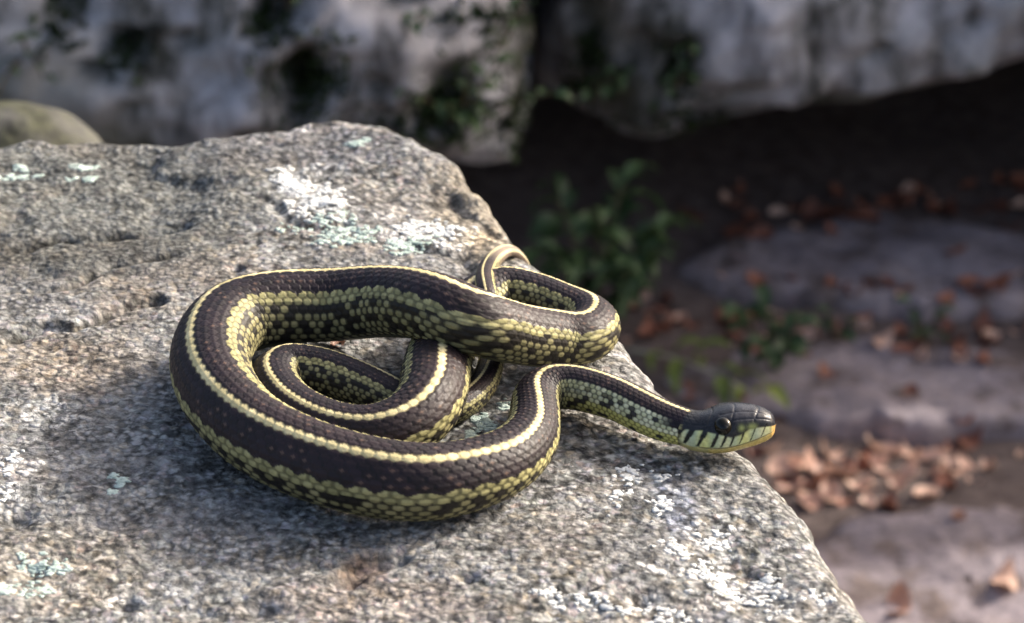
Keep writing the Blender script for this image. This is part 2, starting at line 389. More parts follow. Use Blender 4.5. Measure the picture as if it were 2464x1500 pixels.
def lichen(u, v, ru, rvv, n, mat, rmin=0.0003, rmax=0.0011, seed=0):
    n = int(n * (2.0 if v < 620 else 1.0 if mat is M['lichen_white'] else 1.7))
    g = np.random.default_rng(1000 + seed)
    V = []; F = []
    c = on_z(u, v, TOP)[:2]; ex = abs((on_z(u + ru, v, TOP) - on_z(u, v, TOP))[0]); ey = abs((on_z(u, v - rvv, TOP) - on_z(u, v, TOP))[1])
    hubs = g.normal(size=(max(4, n // 14), 2)) * 0.42
    for k in range(n):
        h = hubs[g.integers(len(hubs))] + g.normal(size=2) * 0.16
        x, y = c[0] + h[0] * ex, c[1] + h[1] * ey
        zz = rock_z(x, y)
        if zz < TOP - 0.02: continue
        r = g.uniform(rmin, rmax); a0 = g.uniform(0, 6.28); m = 9
        b0 = len(V); V.append((x, y, zz + 0.00015))
        lob = 1 + 0.35 * np.sin(np.arange(m) * 6.283 / m * g.integers(2, 5) + a0) + g.uniform(-0.22, 0.22, m)
        asp = g.uniform(0.6, 1.0)
        for fr, up in ((0.6, 0.00028), (1.0, 0.00016), (1.02, -0.0006)):
            for i in range(m):
                a = a0 + i * 6.283 / m; rr = r * fr * lob[i]
                px, py = x + rr * math.cos(a), y + rr * asp * math.sin(a)
                V.append((px, py, rock_z(px, py) * 0.4 + zz * 0.6 + up * g.uniform(0.6, 1.3)))
        for i in range(m):
            j = (i + 1) % m
            F.append((b0, b0 + 1 + i, b0 + 1 + j))
            for q in range(2): F.append((b0 + 1 + q * m + i, b0 + 1 + (q + 1) * m + i, b0 + 1 + (q + 1) * m + j, b0 + 1 + q * m + j))
    o = link('lichen', mesh_py('lichen', V, F), mat, boulder)
    return o
for k, a in enumerate([(700, 435, 70, 35, 90, 'lichen_white'), (765, 490, 90, 45, 130, 'lichen_white'), (830, 555, 120, 38, 110, 'lichen_mint'), (1055, 560, 100, 32, 100, 'lichen_white'),
                       (960, 590, 120, 30, 60, 'lichen_mint'), (60, 412, 65, 20, 40, 'lichen_mint'), (190, 410, 50, 18, 40, 'lichen_mint'), (290, 1162, 36, 26, 26, 'lichen_mint'),
                       (1172, 998, 42, 36, 60, 'lichen_mint'), (1120, 1062, 40, 22, 36, 'lichen_mint'), (1700, 1330, 130, 60, 120, 'lichen_white'), (1880, 1430, 130, 55, 120, 'lichen_white'),
                       (1480, 1450, 150, 50, 110, 'lichen_white'), (70, 1390, 110, 60, 90, 'lichen_mint'), (850, 350, 45, 14, 24, 'lichen_mint'), (20, 1130, 60, 60, 60, 'lichen_white'), (1560, 1190, 110, 80, 90, 'lichen_white')]):
    lichen(*a[:5], M[a[5]], seed=k)

# ------------------------------------------------------------------ the snake
# centre line of the body: pixel of the silhouette's middle, radius in pixels, height of the centre above the rock (mm), roll of the back stripe (deg)
path = [
    # u, v, r_px, z_mm, roll
    (1655, 1032, 47, 6.6, 6), (1600, 1016, 51, 6.6, 9), (1545, 992, 53, 7.2, 11), (1490, 966, 54, 7.6, 13), (1430, 946, 56, 7.5, 14), (1372, 934, 57, 7.2, 12), (1322, 936, 58, 7.2, 6),
    (1290, 962, 58, 7.0, -2), (1286, 1010, 62, 7.6, -12), (1272, 1060, 70, 8.4, -22), (1218, 1110, 80, 9.4, -28), (1120, 1146, 88, 10.3, -24), (1000, 1160, 95, 11.0, -24),
    (850, 1138, 97, 11.3, -24), (700, 1088, 97, 11.4, -24), (590, 1022, 96, 11.6, -26), (522, 935, 97, 12.5, -30), (508, 852, 98, 13.0, -28), (552, 780, 97, 13.0, -25),
    (650, 748, 95, 13.0, -17), (800, 738, 93, 13.0, -12), (930, 730, 91, 17.0, -10), (1040, 742, 88, 22.5, -8), (1140, 778, 84, 22.0, -5), (1240, 806, 78, 15.5, -4),
    (1340, 818, 73, 10.0, -4), (1406, 812, 66, 9.0, -2), (1432, 788, 62, 8.0, 0), (1412, 764, 60, 7.2, 18), (1360, 744, 60, 7.2, 26), (1285, 718, 62, 7.6, 26), (1200, 708, 66, 7.8, 18),
    (1120, 760, 74, 7.4, 4), (1066, 838, 78, 7.6, -8), (1048, 905, 84, 10.5, -12), (1034, 965, 82, 12.5, -18), (980, 1022, 79, 11.0, -22), (890, 1050, 76, 9.4, -24), (790, 1034, 72, 8.6, -22),
    (700, 985, 68, 8.0, -18), (660, 928, 66, 8.0, -16), (690, 892, 64, 7.8, -22), (768, 898, 62, 7.4, -27), (850, 922, 58, 6.8, -27), (935, 955, 52, 5.8, -20), (1010, 985, 44, 4.0, 0),
    (1090, 985, 38, 4.0, 0), (1160, 930, 34, 4.2, 0), (1185, 850, 30, 5.0, 0), (1180, 775, 27, 9.0, 0), (1172, 712, 25, 17.0, -10), (1167, 668, 24, 14.0, -14), (1182, 632, 22, 7.0, -10), (1208, 608, 18, 3.0, 0), (1236, 606, 13, 1.0, 0), (1262, 630, 9, -5.0, 0), (1282, 668, 3, -14.0, 0)]
pa = np.array(path, float)
ctr = np.array([on_z(u, v, TOP + zz * 0.001) for u, v, _, zz, _ in path])
rad = np.array([r * px_m(c) for (_, _, r, _, _), c in zip(path, ctr)])
# keep the belly on the real rock surface
def catmull(P, n_per):
    P = np.asarray(P, float); Pp = np.vstack([2 * P[0] - P[1], P, 2 * P[-1] - P[-2]]); o = []
    for i in range(1, len(Pp) - 2):
        p0, p1, p2, p3 = Pp[i - 1], Pp[i], Pp[i + 1], Pp[i + 2]
        t = np.linspace(0, 1, n_per, endpoint=False)[:, None]
        o.append(0.5 * (2 * p1 + (p2 - p0) * t + (2 * p0 - 5 * p1 + 4 * p2 - p3) * t ** 2 + (3 * p1 - p0 - 3 * p2 + p3) * t ** 3))
    o.append(P[-1:]); return np.vstack(o)
full = catmull(np.column_stack([ctr, rad, np.radians(pa[:, 4])]), 40)
ker = np.hanning(31); ker /= ker.sum()
for k in range(5):
    f = np.pad(full[:, k], 15, mode='edge'); sm = np.convolve(f, ker, 'valid'); full[:, k] = sm
# head axis, from the neck joint to the snout tip
neck0 = full[0, :3].copy()
tip = on_z(1866, 1022, TOP + 0.0082)
HL = np.linalg.norm(tip - neck0)
nh = 150
th = np.linspace(0, 1, nh)
# axis blends from the neck's own direction to the head direction
tneck = full[0, :3] - full[6, :3]; tneck /= np.linalg.norm(tneck)
hd = (tip - neck0)
bez1 = neck0 + tneck * HL * 0.25; bez2 = tip - (hd / HL) * HL * 0.35
hpts = ((1 - th) ** 3)[:, None] * neck0 + (3 * th * (1 - th) ** 2)[:, None] * bez1 + (3 * th ** 2 * (1 - th))[:, None] * bez2 + (th ** 3)[:, None] * tip
bx_, by_, bz_, br_, bro_ = full.T
seg = np.linalg.norm(np.diff(full[:, :3], axis=0), axis=1); S = np.concatenate([[0], np.cumsum(seg)])
# body samples spaced by scale size (7 samples per scale length)
pitch = 0.0035
loc_p = np.maximum(pitch * full[:, 3] / 0.0113, 0.0011)
bs = np.concatenate([[0], np.cumsum(seg / (0.5 * (loc_p[1:] + loc_p[:-1])))])    # coordinate in scale lengths
PER = 8
bq = np.arange(0, bs[-1], 1.0 / PER)
body = np.column_stack([np.interp(bq, bs, full[:, k]) for k in range(5)])
head_rows = hpts[::-1][:-1]
tH = th[::-1][:-1]                                   # 1 at the snout ... >0 at the neck
allc = np.vstack([head_rows, body[:, :3]])
nH = len(head_rows); nB = len(body); NR = nH + nB
Tn = np.gradient(allc, axis=0); Tn /= np.linalg.norm(Tn, axis=1)[:, None]
roll = np.concatenate([np.linspace(R(6), body[0, 4], nH), body[:, 4]])
radv = np.concatenate([np.full(nH, body[0, 3]), body[:, 3]])
upw = np.array([0, 0, 1.0]); UPr = upw - Tn * Tn[:, 2:3]; UPr /= np.linalg.norm(UPr, axis=1)[:, None]
SD = np.cross(Tn, UPr)
U2 = UPr * np.cos(roll)[:, None] + SD * np.sin(roll)[:, None]
S2 = np.cross(Tn, U2)
NROW = 25; RES = 6; DORS = R(284)
th_d = np.linspace(-DORS / 2, DORS / 2, NROW * RES + 1)
th_b = np.linspace(DORS / 2, 2 * math.pi - DORS / 2, 22)[1:-1]
TH = np.concatenate([th_d, th_b]); NT = len(TH)
ta = np.where(TH > math.pi, TH - 2 * math.pi, TH)
dors = np.abs(ta) <= DORS / 2 + 1e-6
arow = ta / (DORS / NROW)                             # scale-row coordinate, 0 on the back
bcoord = np.concatenate([-(tH * HL / 0.0019), bq])
B2, A2 = np.meshgrid(bcoord, arow, indexing='ij')
T2 = np.broadcast_to(ta, B2.shape)
kk = np.round(A2)
best = np.full(B2.shape, 9.0); second = np.full(B2.shape, 9.0); bk = np.zeros(B2.shape); bn = np.zeros(B2.shape); bda = np.zeros(B2.shape); bdb = np.zeros(B2.shape)
for dk in (-1, 0, 1):
    k_ = kk + dk; off = 0.5 * (np.abs(k_) % 2); n0 = np.round(B2 - off)
    for dn in (-1, 0, 1):
        n_ = n0 + dn; da = A2 - k_; db = B2 - (n_ + off)
        d = (np.abs(da) ** 1.5 * 1.25 + np.abs(db) ** 1.5)
        better = d < best
        second = np.where(better, best, np.minimum(second, d))
        bk = np.where(better, k_, bk); bn = np.where(better, n_, bn); bda = np.where(better, da, bda); bdb = np.where(better, db, bdb)
        best = np.where(better, d, best)
edge_f = sst(0.0, 0.22, second - best)
hsh = lambda a, b, s: np.modf(np.abs(np.sin(a * 127.1 + b * 311.7 + s * 74.7) * 43758.5453))[0]
rnd1 = hsh(bk, bn, 1.0); rnd2 = hsh(bk, bn, 2.0)
keel = np.exp(-(bda / 0.10) ** 2) * (np.abs(bdb) < 0.55)
hd_s = edge_f * (0.62 + 0.42 * bdb) + 0.30 * keel
bel = np.modf(B2 + 1000)[0]
hb_s = 0.55 + 0.5 * bel - 0.5 * sst(0.86, 1.0, bel)
dm = np.broadcast_to(dors, B2.shape)
relief = np.where(dm, hd_s, hb_s * 0.8)
isH = np.concatenate([np.ones(nH, bool), np.zeros(nB, bool)])
tHf = np.concatenate([tH, np.zeros(nB)])
amp_k = 0
relief[isH] *= (1 - sst(0.05, 0.30, tHf[isH]))[:, None] * 0.9 + 0.1 * 0
rad2 = np.repeat(radv[:, None], NT, 1)
amp = 0.00042 * rad2 / 0.0113
# cross-section: body slightly taller than wide with a flattened belly, head from profiles
cosT = np.cos(T2); sinT = np.sin(T2)
yy = cosT * rad2; xx = sinT * rad2
belly_flat = sst(0.55, 1.0, -cosT)
yy = yy + 0.10 * rad2 * belly_flat
# head profile tables: t from neck 0 to tip 1; metres
hk = px_m(neck0)
tt = np.array([0.0, 0.10, 0.22, 0.34, 0.46, 0.56, 0.66, 0.78, 0.88, 0.95, 0.985, 1.0])
topv = np.array([47, 46, 47, 52, 59, 61, 59, 53, 44, 33, 22, 2.0]) * hk
botv = np.array([47, 49, 52, 53, 52, 50, 47, 43, 37, 29, 19, 2.0]) * hk
widv = np.array([47, 52, 59, 65, 66, 62, 57, 50, 42, 33, 22, 2.0]) * hk
def prof(tab):
    
    tf = np.linspace(-0.15, 1.15, 1301); q = np.interp(tf, tt, tab); w = np.hanning(91); w /= w.sum()
    qs = np.convolve(np.pad(q, 45, mode='edge'), w, 'valid'); k = sst(0.86, 0.97, tf); q = q * k + qs * (1 - k)
    return np.interp(tHf, tf, q)
tp, bt, wd = prof(topv), prof(botv), prof(widv)
wh = sst(0.0, 0.12, tHf)[:, None]
ex = 2.0 + 0.55 * sst(0.1, 0.5, tHf)                        # squarer section on the head
sg = lambda a, p: np.sign(a) * np.abs(a) ** p
pw = (2.0 / ex)[:, None]
hy = np.where(cosT > 0, sg(cosT, pw) * tp[:, None], sg(cosT, pw) * bt[:, None])
hx = sg(sinT, pw) * wd[:, None]
yy = yy * (1 - wh) + hy * wh; xx = xx * (1 - wh) + hx * wh
# brow ridge over the eye, and the groove of the mouth
tE = 0.45
eyeband = np.exp(-((tHf - tE) / 0.10) ** 2)[:, None]
vfrac = yy / np.maximum(tp[:, None], 1e-5)
brow = eyeband * np.exp(-((vfrac - 0.88) / 0.12) ** 2); sock = np.exp(-((tHf - tE) / 0.085) ** 2)[:, None] * np.exp(-((vfrac - 0.46) / 0.26) ** 2)
xx = xx * (1 + 0.07 * brow - 0.05 * sock)
mouth_v = -0.46 + 0.22 * sst(0.55, 1.0, tHf)               # height of the mouth line as a share of the lower half
vb = yy / np.maximum(bt[:, None], 1e-5)
mline = np.exp(-((vb - mouth_v[:, None]) / 0.035) ** 2) * sst(0.16, 0.24, tHf)[:, None]
xx = xx * (1 - 0.07 * mline)
nrmlen = np.sqrt(xx ** 2 + yy ** 2) + 1e-9
hl = np.repeat(tHf[:, None], NT, 1)
seam = np.exp(-((np.modf(hl * 4.2 + 0.12 * np.abs(A2) ** 1.3 * 0.3)[0] - 0.5) / 0.045) ** 2) + np.exp(-((np.abs(A2) - 2.2) / 0.25) ** 2) * (hl > 0.42) + np.exp(-((np.abs(A2) - 4.4) / 0.25) ** 2)
seam = np.clip(seam, 0, 1) * sst(0.10, 0.22, hl) * (1 - sst(0.9, 0.97, hl)) * (np.abs(A2) < 5.2)
g = 1 + (relief - 0.6) * amp / nrmlen - 0.00016 * seam / nrmlen
P = allc[:, None, :] + U2[:, None, :] * (yy * g)[..., None] + S2[:, None, :] * (xx * g)[..., None]
# colours -------------------------------------------------
ak = np.abs(bk)
C = np.zeros(B2.shape + (3,))
def put(mask, c): C[mask] = c
dark = np.stack([0.008 + 0.012 * rnd1, 0.006 + 0.007 * rnd1, 0.0085 + 0.009 * rnd1], -1)
brown = np.stack([0.075 + 0.05 * rnd2, 0.047 + 0.03 * rnd2, 0.036 + 0.02 * rnd2], -1)
C[:] = dark
fl = ((rnd2 > 0.72) & (ak > 1) & (best < 0.10)); C[fl] = (dark * 0.35 + brown * 0.9)[fl]
# lighter brown skin where the scales spread apart
lowf = 0.5 + 0.5 * np.sin(B2 * 0.11 + 1.0)
C = C * (1 - 0.10 * lowf[..., None]) + brown * (0.10 * lowf[..., None])
dist_a = np.abs(A2)
stripe_w = 0.54 + 0.13 * np.cos(2 * math.pi * B2) * 1.0
st = 1 - sst(stripe_w - 0.16, stripe_w + 0.16, dist_a)
cream = np.stack([0.56 + 0.26 * rnd1, 0.48 + 0.22 * rnd1, 0.24 + 0.14 * rnd1], -1)
C = C * (1 - st[..., None]) + cream * st[..., None]
# lateral stripe with alternate dark spots, olive checks under it
core = sst(0.12, 0.50, second - best - 0.25 * np.abs(bda))
lat_lo = 4.62 + 0.85 * np.maximum(0, np.abs(np.modf(B2 / 2.0 + 500)[0] * 2 - 1) - 0.35) + 0.22 * (hsh(np.floor(B2 / 2), 0 * B2, 5.0) - 0.5)
lat = (np.abs(A2) > lat_lo) & (np.abs(A2) < 6.2 + 0.5 * (rnd2 - 0.5))
latc = np.stack([0.26 + 0.20 * rnd1, 0.24 + 0.18 * rnd1, 0.105 + 0.09 * rnd1], -1)
C[lat] = latc[lat]
low = np.abs(A2) >= 6.2 + 0.5 * (rnd2 - 0.5)
lowc = np.stack([0.15 + 0.17 * rnd1, 0.138 + 0.15 * rnd1, 0.062 + 0.08 * rnd1], -1)
C[low] = lowc[low]
C[low & ((rnd1 < 0.20) | ((ak == 7) & (bn % 2 == 1) & (rnd2 < 0.7)) | ((ak == 9) & (bn % 3 == 1) & (rnd2 < 0.5)))] = (0.020, 0.017, 0.013)
gapd = np.where(low, 1 - core, np.where(lat, 0.62 * (1 - core), (1 - edge_f) * np.where(False, 0.85, np.where((ak > 1) & (rnd1 < 0.5), 1.0, 0.0))))
C = C * (1 - 0.92 * gapd[..., None]) + np.array([0.014, 0.012, 0.010]) * (0.92 * gapd[..., None])
belc = np.stack([0.14 + 0.0 * B2, 0.14 + 0.0 * B2, 0.08 + 0 * B2], -1) * (1 - 0.35 * sst(0.8, 0.97, bel))[..., None]
C = np.where(dm[..., None], C, belc)
# the tail is paler and browner
tl = sst(bq[-1] * 0.86, bq[-1] * 0.93, np.concatenate([np.zeros(nH), bq]))[:, None, None]
tailc = np.where(((np.abs(A2) < 1.7) | (np.abs(np.abs(A2) - 6) < 1.2))[..., None], np.array([0.55, 0.48, 0.30]), np.array([0.20, 0.155, 0.12]))
C = C * (1 - tl) + tailc * tl
# neck: paler, greener flank
nk = (1 - sst(4, 26, np.maximum(B2, 0)))[..., None] * (~isH[:, None])[..., None]
neckc = np.where(((rnd1 < 0.14) | ((ak == 6) & (bn % 4 == 0)))[..., None], np.array([0.03, 0.03, 0.03]), np.where((ak >= 9)[..., None], np.stack([0.46 + 0 * rnd2, 0.44 + 0 * rnd2, 0.14 + 0 * rnd2], -1), np.stack([0.40 + 0.22 * rnd2, 0.41 + 0.2 * rnd2, 0.23 + 0.18 * rnd2], -1)))
fm = ((ak >= 5) & dm)[..., None] * nk
neckc = np.minimum(neckc * 1.25, 0.8) * (0.4 + 0.6 * core[..., None])
C = C * (1 - fm) + neckc * fm
nape = (~isH[:, None] & (ak <= 6) & (ak > 0) & dm)[..., None] * (1 - sst(1.0, 5.0, B2))[..., None]
C = C * (1 - nape) + dark * nape
# head
hm = isH[:, None] & np.ones(B2.shape, bool)
tt2 = np.repeat(tHf[:, None], NT, 1)
upper = np.stack([0.014 + 0.014 * rnd1, 0.015 + 0.014 * rnd1, 0.018 + 0.015 * rnd1], -1)
HC = upper.copy()
vtop = yy / np.maximum(tp[:, None], 1e-5)
plate = 0.5 + 0.5 * np.cos(2 * math.pi * (tt2 * 5.0 + 0.2 * np.abs(A2)))
gl = sst(0.45, 0.62, tt2) * sst(0.55, 0.8, vtop); HC += gl[..., None] * np.array([0.012, 0.012, 0.016])
lab_top = np.interp(tHf, [0, 0.1, 0.25, 0.40, 0.52, 0.62, 0.72, 0.86, 1.0], [0.26, 0.40, 0.46, 0.26, 0.04, 0.10, 0.30, 0.30, 0.3])[:, None]
hvb = np.where(yy > 0, vtop, vb)
labm = 1 - sst(lab_top - 0.05, lab_top + 0.05, hvb)
labc = np.stack([0.58 + 0.10 * np.sin(tt2 * 31), 0.62 + 0.07 * np.sin(tt2 * 31), 0.33 + 0.06 * np.sin(tt2 * 17), ], -1)
bars = np.array([-0.02, 0.085, 0.215, 0.345, 0.435, 0.52, 0.61, 0.72, 0.83])
lean = tt2 - 0.10 * (hvb + 0.2)
bd = np.min(np.abs(lean[..., None] - bars), -1)
barw = np.interp(tt2, [0, 0.3, 0.5, 0.95], [0.026, 0.022, 0.012, 0.006]) * (0.7 + 0.9 * np.clip(hvb - mouth_v[:, None], 0, 1)) * (0.8 + 0.4 * rnd2)
barm = (1 - sst(barw * 0.6, barw * 1.2, bd)) * sst(mouth_v[:, None] - 0.0, mouth_v[:, None] + 0.14, hvb)
labc = labc * (1 - barm[..., None]) + np.array([0.014, 0.015, 0.014]) * barm[..., None]
chin = 1 - sst(mouth_v[:, None] - 0.04, mouth_v[:, None] + 0.02, hvb)
chinc = np.stack([0.52 + 0 * tt2, 0.47 + 0 * tt2, 0.20 + 0 * tt2], -1)
chinc = np.where((tt2 > 0.30)[..., None], chinc * np.array([1.06, 0.94, 0.75]), chinc)
labc = labc * (1 - chin[..., None]) + chinc * chin[..., None]
tipo = sst(0.90, 0.99, tt2) * (1 - sst(0.3, 0.6, hvb)); labc = labc * (1 - tipo[..., None]) + np.array([0.50, 0.30, 0.09]) * tipo[..., None]
HC = HC * (1 - labm[..., None]) + labc * labm[..., None]
lor = np.exp(-((tt2 - 0.63) / 0.03) ** 2) + np.exp(-((tt2 - 0.74) / 0.045) ** 2)
lorm = np.clip(lor, 0, 1) * np.exp(-((hvb - 0.38) / 0.13) ** 2); HC = HC * (1 - lorm[..., None]) + np.array([0.30, 0.34, 0.12]) * lorm[..., None]
HC = HC * (1 - 0.75 * mline[..., None]) + np.array([0.10, 0.06, 0.03]) * 0.75 * mline[..., None]
nos = np.exp(-((tt2 - 0.90) / 0.012) ** 2 - ((hvb - 0.42) / 0.10) ** 2); HC = HC * (1 - nos[..., None])
hw = (sst(0.0, 0.06, tt2 + 0.03 * (rnd1 - 0.5)) * hm)[..., None]
C = C * (1 - hw) + HC * hw
# the cream stripe stops at the nape
V = P.reshape(-1, 3); Q = grid_quads(NR, NT, True)
V = np.vstack([V, allc[0] + Tn[0] * -0.0002, allc[-1]])
i0 = len(V) - 2
# caps as degenerate-free quads: pair up the ring vertices
capq = []
for base, ci in ((0, i0), ((NR - 1) * NT, i0 + 1)):
    for j in range(0, NT - 1, 2):
        capq.append((ci, base + j, base + j + 1, base + (j + 2) % NT))
Q = np.vstack([Q, np.array(capq)])
Cf = np.vstack([C.reshape(-1, 3), C[0, 0], C[-1, 0]])
me = mesh_np('garter_snake', V, Q)
set_col(me, 'skin', np.clip(Cf, 0, 1))
glo = np.repeat((sst(0.08, 0.25, tHf))[:, None], NT, 1).reshape(-1); glo = np.append(glo, [1, 0]); set_col(me, 'gloss', np.repeat(glo[:, None], 3, 1))
so = np.array([flat_c[0], flat_c[1], TOP]); shift(me, so)
snake = link('garter_snake', me, M['snake'], None, label='striped dark garter snake with yellow back stripe coiled on the granite boulder', category='snake')
snake.location = so.tolist()

def uv_sphere(name, r, nu=20, nv=12, squash=(1, 1, 1)):
    Vv = []; Ff = []
    for i in range(1, nv):
        p = math.pi * i / nv
        for j in range(nu):
            a = 2 * math.pi * j / nu; Vv.append((r * math.sin(p) * math.cos(a) * squash[0], r * math.sin(p) * math.sin(a) * squash[1], r * math.cos(p) * squash[2]))
    Vv += [(0, 0, r * squash[2]), (0, 0, -r * squash[2])]; t, b2 = len(Vv) - 2, len(Vv) - 1
    for i in range(nv - 2):
        for j in range(nu):
            j2 = (j + 1) % nu; Ff.append((i * nu + j, (i + 1) * nu + j, (i + 1) * nu + j2, i * nu + j2))
    for j in range(nu):
        j2 = (j + 1) % nu; Ff.append((t, j, j2)); Ff.append((b2, (nv - 2) * nu + j2, (nv - 2) * nu + j))
    return mesh_py(name, Vv, Ff)
iE = int(np.argmin(np.abs(tHf[:nH] - tE)))
re = 23 * hk
near_s = 1 if S2[iE][1] < 0 else -1
for sgn in (-1, 1):
    side = S2[iE] * sgn
    w_here = float(np.interp(tE, tt, widv)) * 0.93
    cE = allc[iE] + side * (w_here - re * 0.66) + U2[iE] * float(np.interp(tE, tt, topv)) * (0.47 if sgn == near_s else 0.34)
    eo = link('eye', uv_sphere('eye', re), M['iris'], snake); eo.location = (cE - so).tolist()
    pu = link('pupil', uv_sphere('pupil', re * 0.72, 20, 12, (1, 1, 1)), M['pupil'], eo)
    pu.location = (side * re * 0.36).tolist()

# ------------------------------------------------------------------ boulders behind
def lit_zone(g2):
    P_ = np.column_stack([g2, np.zeros(len(g2))]); o_ = np.zeros(len(g2), bool)
    for (u, v, ru, rvv) in [(2110, 1118, 380, 98), (2330, 1475, 620, 84)]:
        c = on_z(u, v, -0.004)[:2]; ex = abs((on_z(u + ru, v, -0.004) - on_z(u, v, -0.004))[0]); ey = abs((on_z(u, v - rvv, -0.004) - on_z(u, v, -0.004))[1])
        o_ |= np.hypot((g2[:, 0] - c[0]) / ex, (g2[:, 1] - c[1]) / ey) + 0.3 * fbm(P_, 22, 2) < 1
    return o_
def back_boulder(name, x0, x1, yl, ztop, lip, label, moss_shade_px, depth=0.9, seed=0, lean=0.10, recess=0.5):
    nx = int((x1 - x0) / 0.010) + 1
    xs = np.linspace(x0, x1, nx); xi = (xs - x0) / (x1 - x0) * 2 - 1
    cap = (1 - np.abs(xi) ** 22) ** (1 / 5.0)
    zl = np.interp(xs, [a for a, _ in lip], [b for _, b in lip])
    zl = zl + 0.004 * fbm(np.column_stack([xs * 1.0, xs * 0 + seed, xs * 0]), 14, 3)
    zt_ = ztop(xs) * (0.35 + 0.65 * cap)
    prof = []
    for q in range(nx):
        z0 = zl[q]; zt1 = max(zt_[q], z0 + 0.05)
        pts = [(yl + recess, 0.0 - 0.06), (yl + recess * 0.75, max(z0 - 0.04, 0.02)), (yl + 0.14, z0 - 0.004), (yl + 0.035, z0), (yl + 0.004, z0 + 0.018), (yl, z0 + 0.05),
               (yl + 0.02 + lean * 0.4, z0 + (zt1 - z0) * 0.5), (yl + 0.06 + lean, z0 + (zt1 - z0) * 0.85), (yl + 0.16 + lean, zt1), (yl + depth * 0.7, zt1 * 0.98), (yl + depth, zt1 * 0.6), (yl + depth + 0.05, -0.06)]
        pts = np.array(pts); ym = yl + depth * 0.55
        pts[:, 0] = ym + (pts[:, 0] - ym) * (0.25 + 0.75 * cap[q])
        sl = np.concatenate([[0], np.cumsum(np.hypot(*np.diff(pts, axis=0).T))])
        key = [0, sl[2], sl[3] - 0.02, sl[6], sl[8], sl[-1]]
        ts = np.concatenate([np.linspace(key[0], key[1], 12, endpoint=False), np.linspace(key[1], key[2], 8, endpoint=False), np.linspace(key[2], key[3], 70, endpoint=False),
                             np.linspace(key[3], key[4], 30, endpoint=False), np.linspace(key[4], key[5], 30)])
        prof.append(np.column_stack([np.interp(ts, sl, pts[:, 0]), np.interp(ts, sl, pts[:, 1])]))
    prof = np.array(prof); nt_ = prof.shape[1]
    Vv = np.column_stack([np.repeat(xs, nt_), prof.reshape(-1, 2)])
    dz = 0.034 * fbm(Vv + seed, 6.0, 4, 0.5) + 0.016 * fbm(Vv + seed, 26, 4, 0.6)
    low_ = sst(0.0, 0.05, Vv[:, 2])
    dirn = np.column_stack([np.zeros(len(Vv)), -np.ones(len(Vv)), 0.08 * np.ones(len(Vv))])
    moss = 0.62 * sst(0.16, 0.48, fbm(Vv * np.array([1, 1, 0.5]) + seed + 5, 11, 4, 0.6)) * 0.8
    for u, v, ru, rvv, k in moss_shade_px:  # moss patches; some paint the shade of hollows and gaps into the colour
        c = on_y(u, v, yl); s_ = px_m(c)
        d = np.hypot((Vv[:, 0] - c[0]) / (ru * s_), (Vv[:, 2] - c[2]) / (rvv * s_)) + 0.35 * fbm(Vv + u, 30, 3)
        m_ = (1 - sst(0.35, 1.25, d)) * (Vv[:, 1] < yl + 0.3)
        moss = np.maximum(moss, m_ * k); dz = dz - 0.03 * m_ * k
    Vv = Vv + dirn * (dz * low_)[:, None]
    Vv[:, 0] += (0.022 * fbm(Vv + seed + 31, 12, 4, 0.6)) * low_
    # unseen right crest carved along sun rays to light the drift and near stone
    cut = (Vv[:, 0] > 0.36) & (Vv[:, 2] > 0.10)
    if cut.any():
        idx = np.where(cut)[0]; top = Vv[idx, 2].copy(); done = np.zeros(len(idx), bool)
        for zc in np.arange(0.10, 0.95, 0.01):
            g2 = Vv[idx, :2] - TOSUN[:2] / TOSUN[2] * (zc + 0.004)
            hit = lit_zone(g2) & ~done & (zc < Vv[idx, 2]); top[hit] = zc - 0.025; done |= hit
        Vv[idx, 2] = np.minimum(Vv[idx, 2], top)
    me = mesh_np(name, Vv, grid_quads(nx, nt_)); set_col(me, 'moss', np.repeat(moss[:, None], 3, 1))
    o = link(name, me, M['boulder'], None, label=label, category='boulder')
    return o, BVHTree.FromPolygons(Vv.tolist(), grid_quads(nx, nt_).tolist())
YL, YR = 0.80, 0.93
lipR = [(on_y(u, v, YR)[0], on_y(u, v, YR)[2]) for u, v in [(1300, 390), (1390, 400), (1500, 400), (1600, 392), (1680, 368), (1760, 338), (1900, 312), (2080, 302), (2200, 284), (2330, 256), (2464, 220), (2700, 170), (3400, 160)]]
lipL = [(on_y(u, v, YL)[0], on_y(u, v, YL)[2]) for u, v in [(-300, 420), (400, 420), (900, 430), (1100, 470), (1230, 520)]]
xcL = on_y(1292, 200, YL)[0]; xcR = on_y(1285, 200, YR)[0]
b1, bvhL = back_boulder('mossy_boulder', -1.25, xcL, YL, lambda x: 0.62 + 0.1 * np.sin(x * 3), lipL, 'grey boulder with dark mossy hollows, rising behind the snake',
                  [(745, 190, 75, 95, 1.0), (640, 60, 40, 60, 0.8), (300, 130, 40, 50, 0.7), (150, 40, 35, 60, 0.8), (60, 300, 80, 26, 0.9), (600, 330, 30, 30, 0.5), (1100, 240, 70, 70, 0.8), (1040, 300, 90, 40, 0.8), (1170, 30, 80, 40, 0.9), (450, 120, 60, 26, 0.6), (240, 180, 45, 30, 0.7), (880, 210, 30, 25, 0.5), (1000, 40, 40, 22, 0.7), (1262, 250, 46, 130, 0.95), (1235, 400, 70, 50, 0.95)], seed=2)
XE = 1.75  # out-of-view end, added with its notched crest to shade the ground
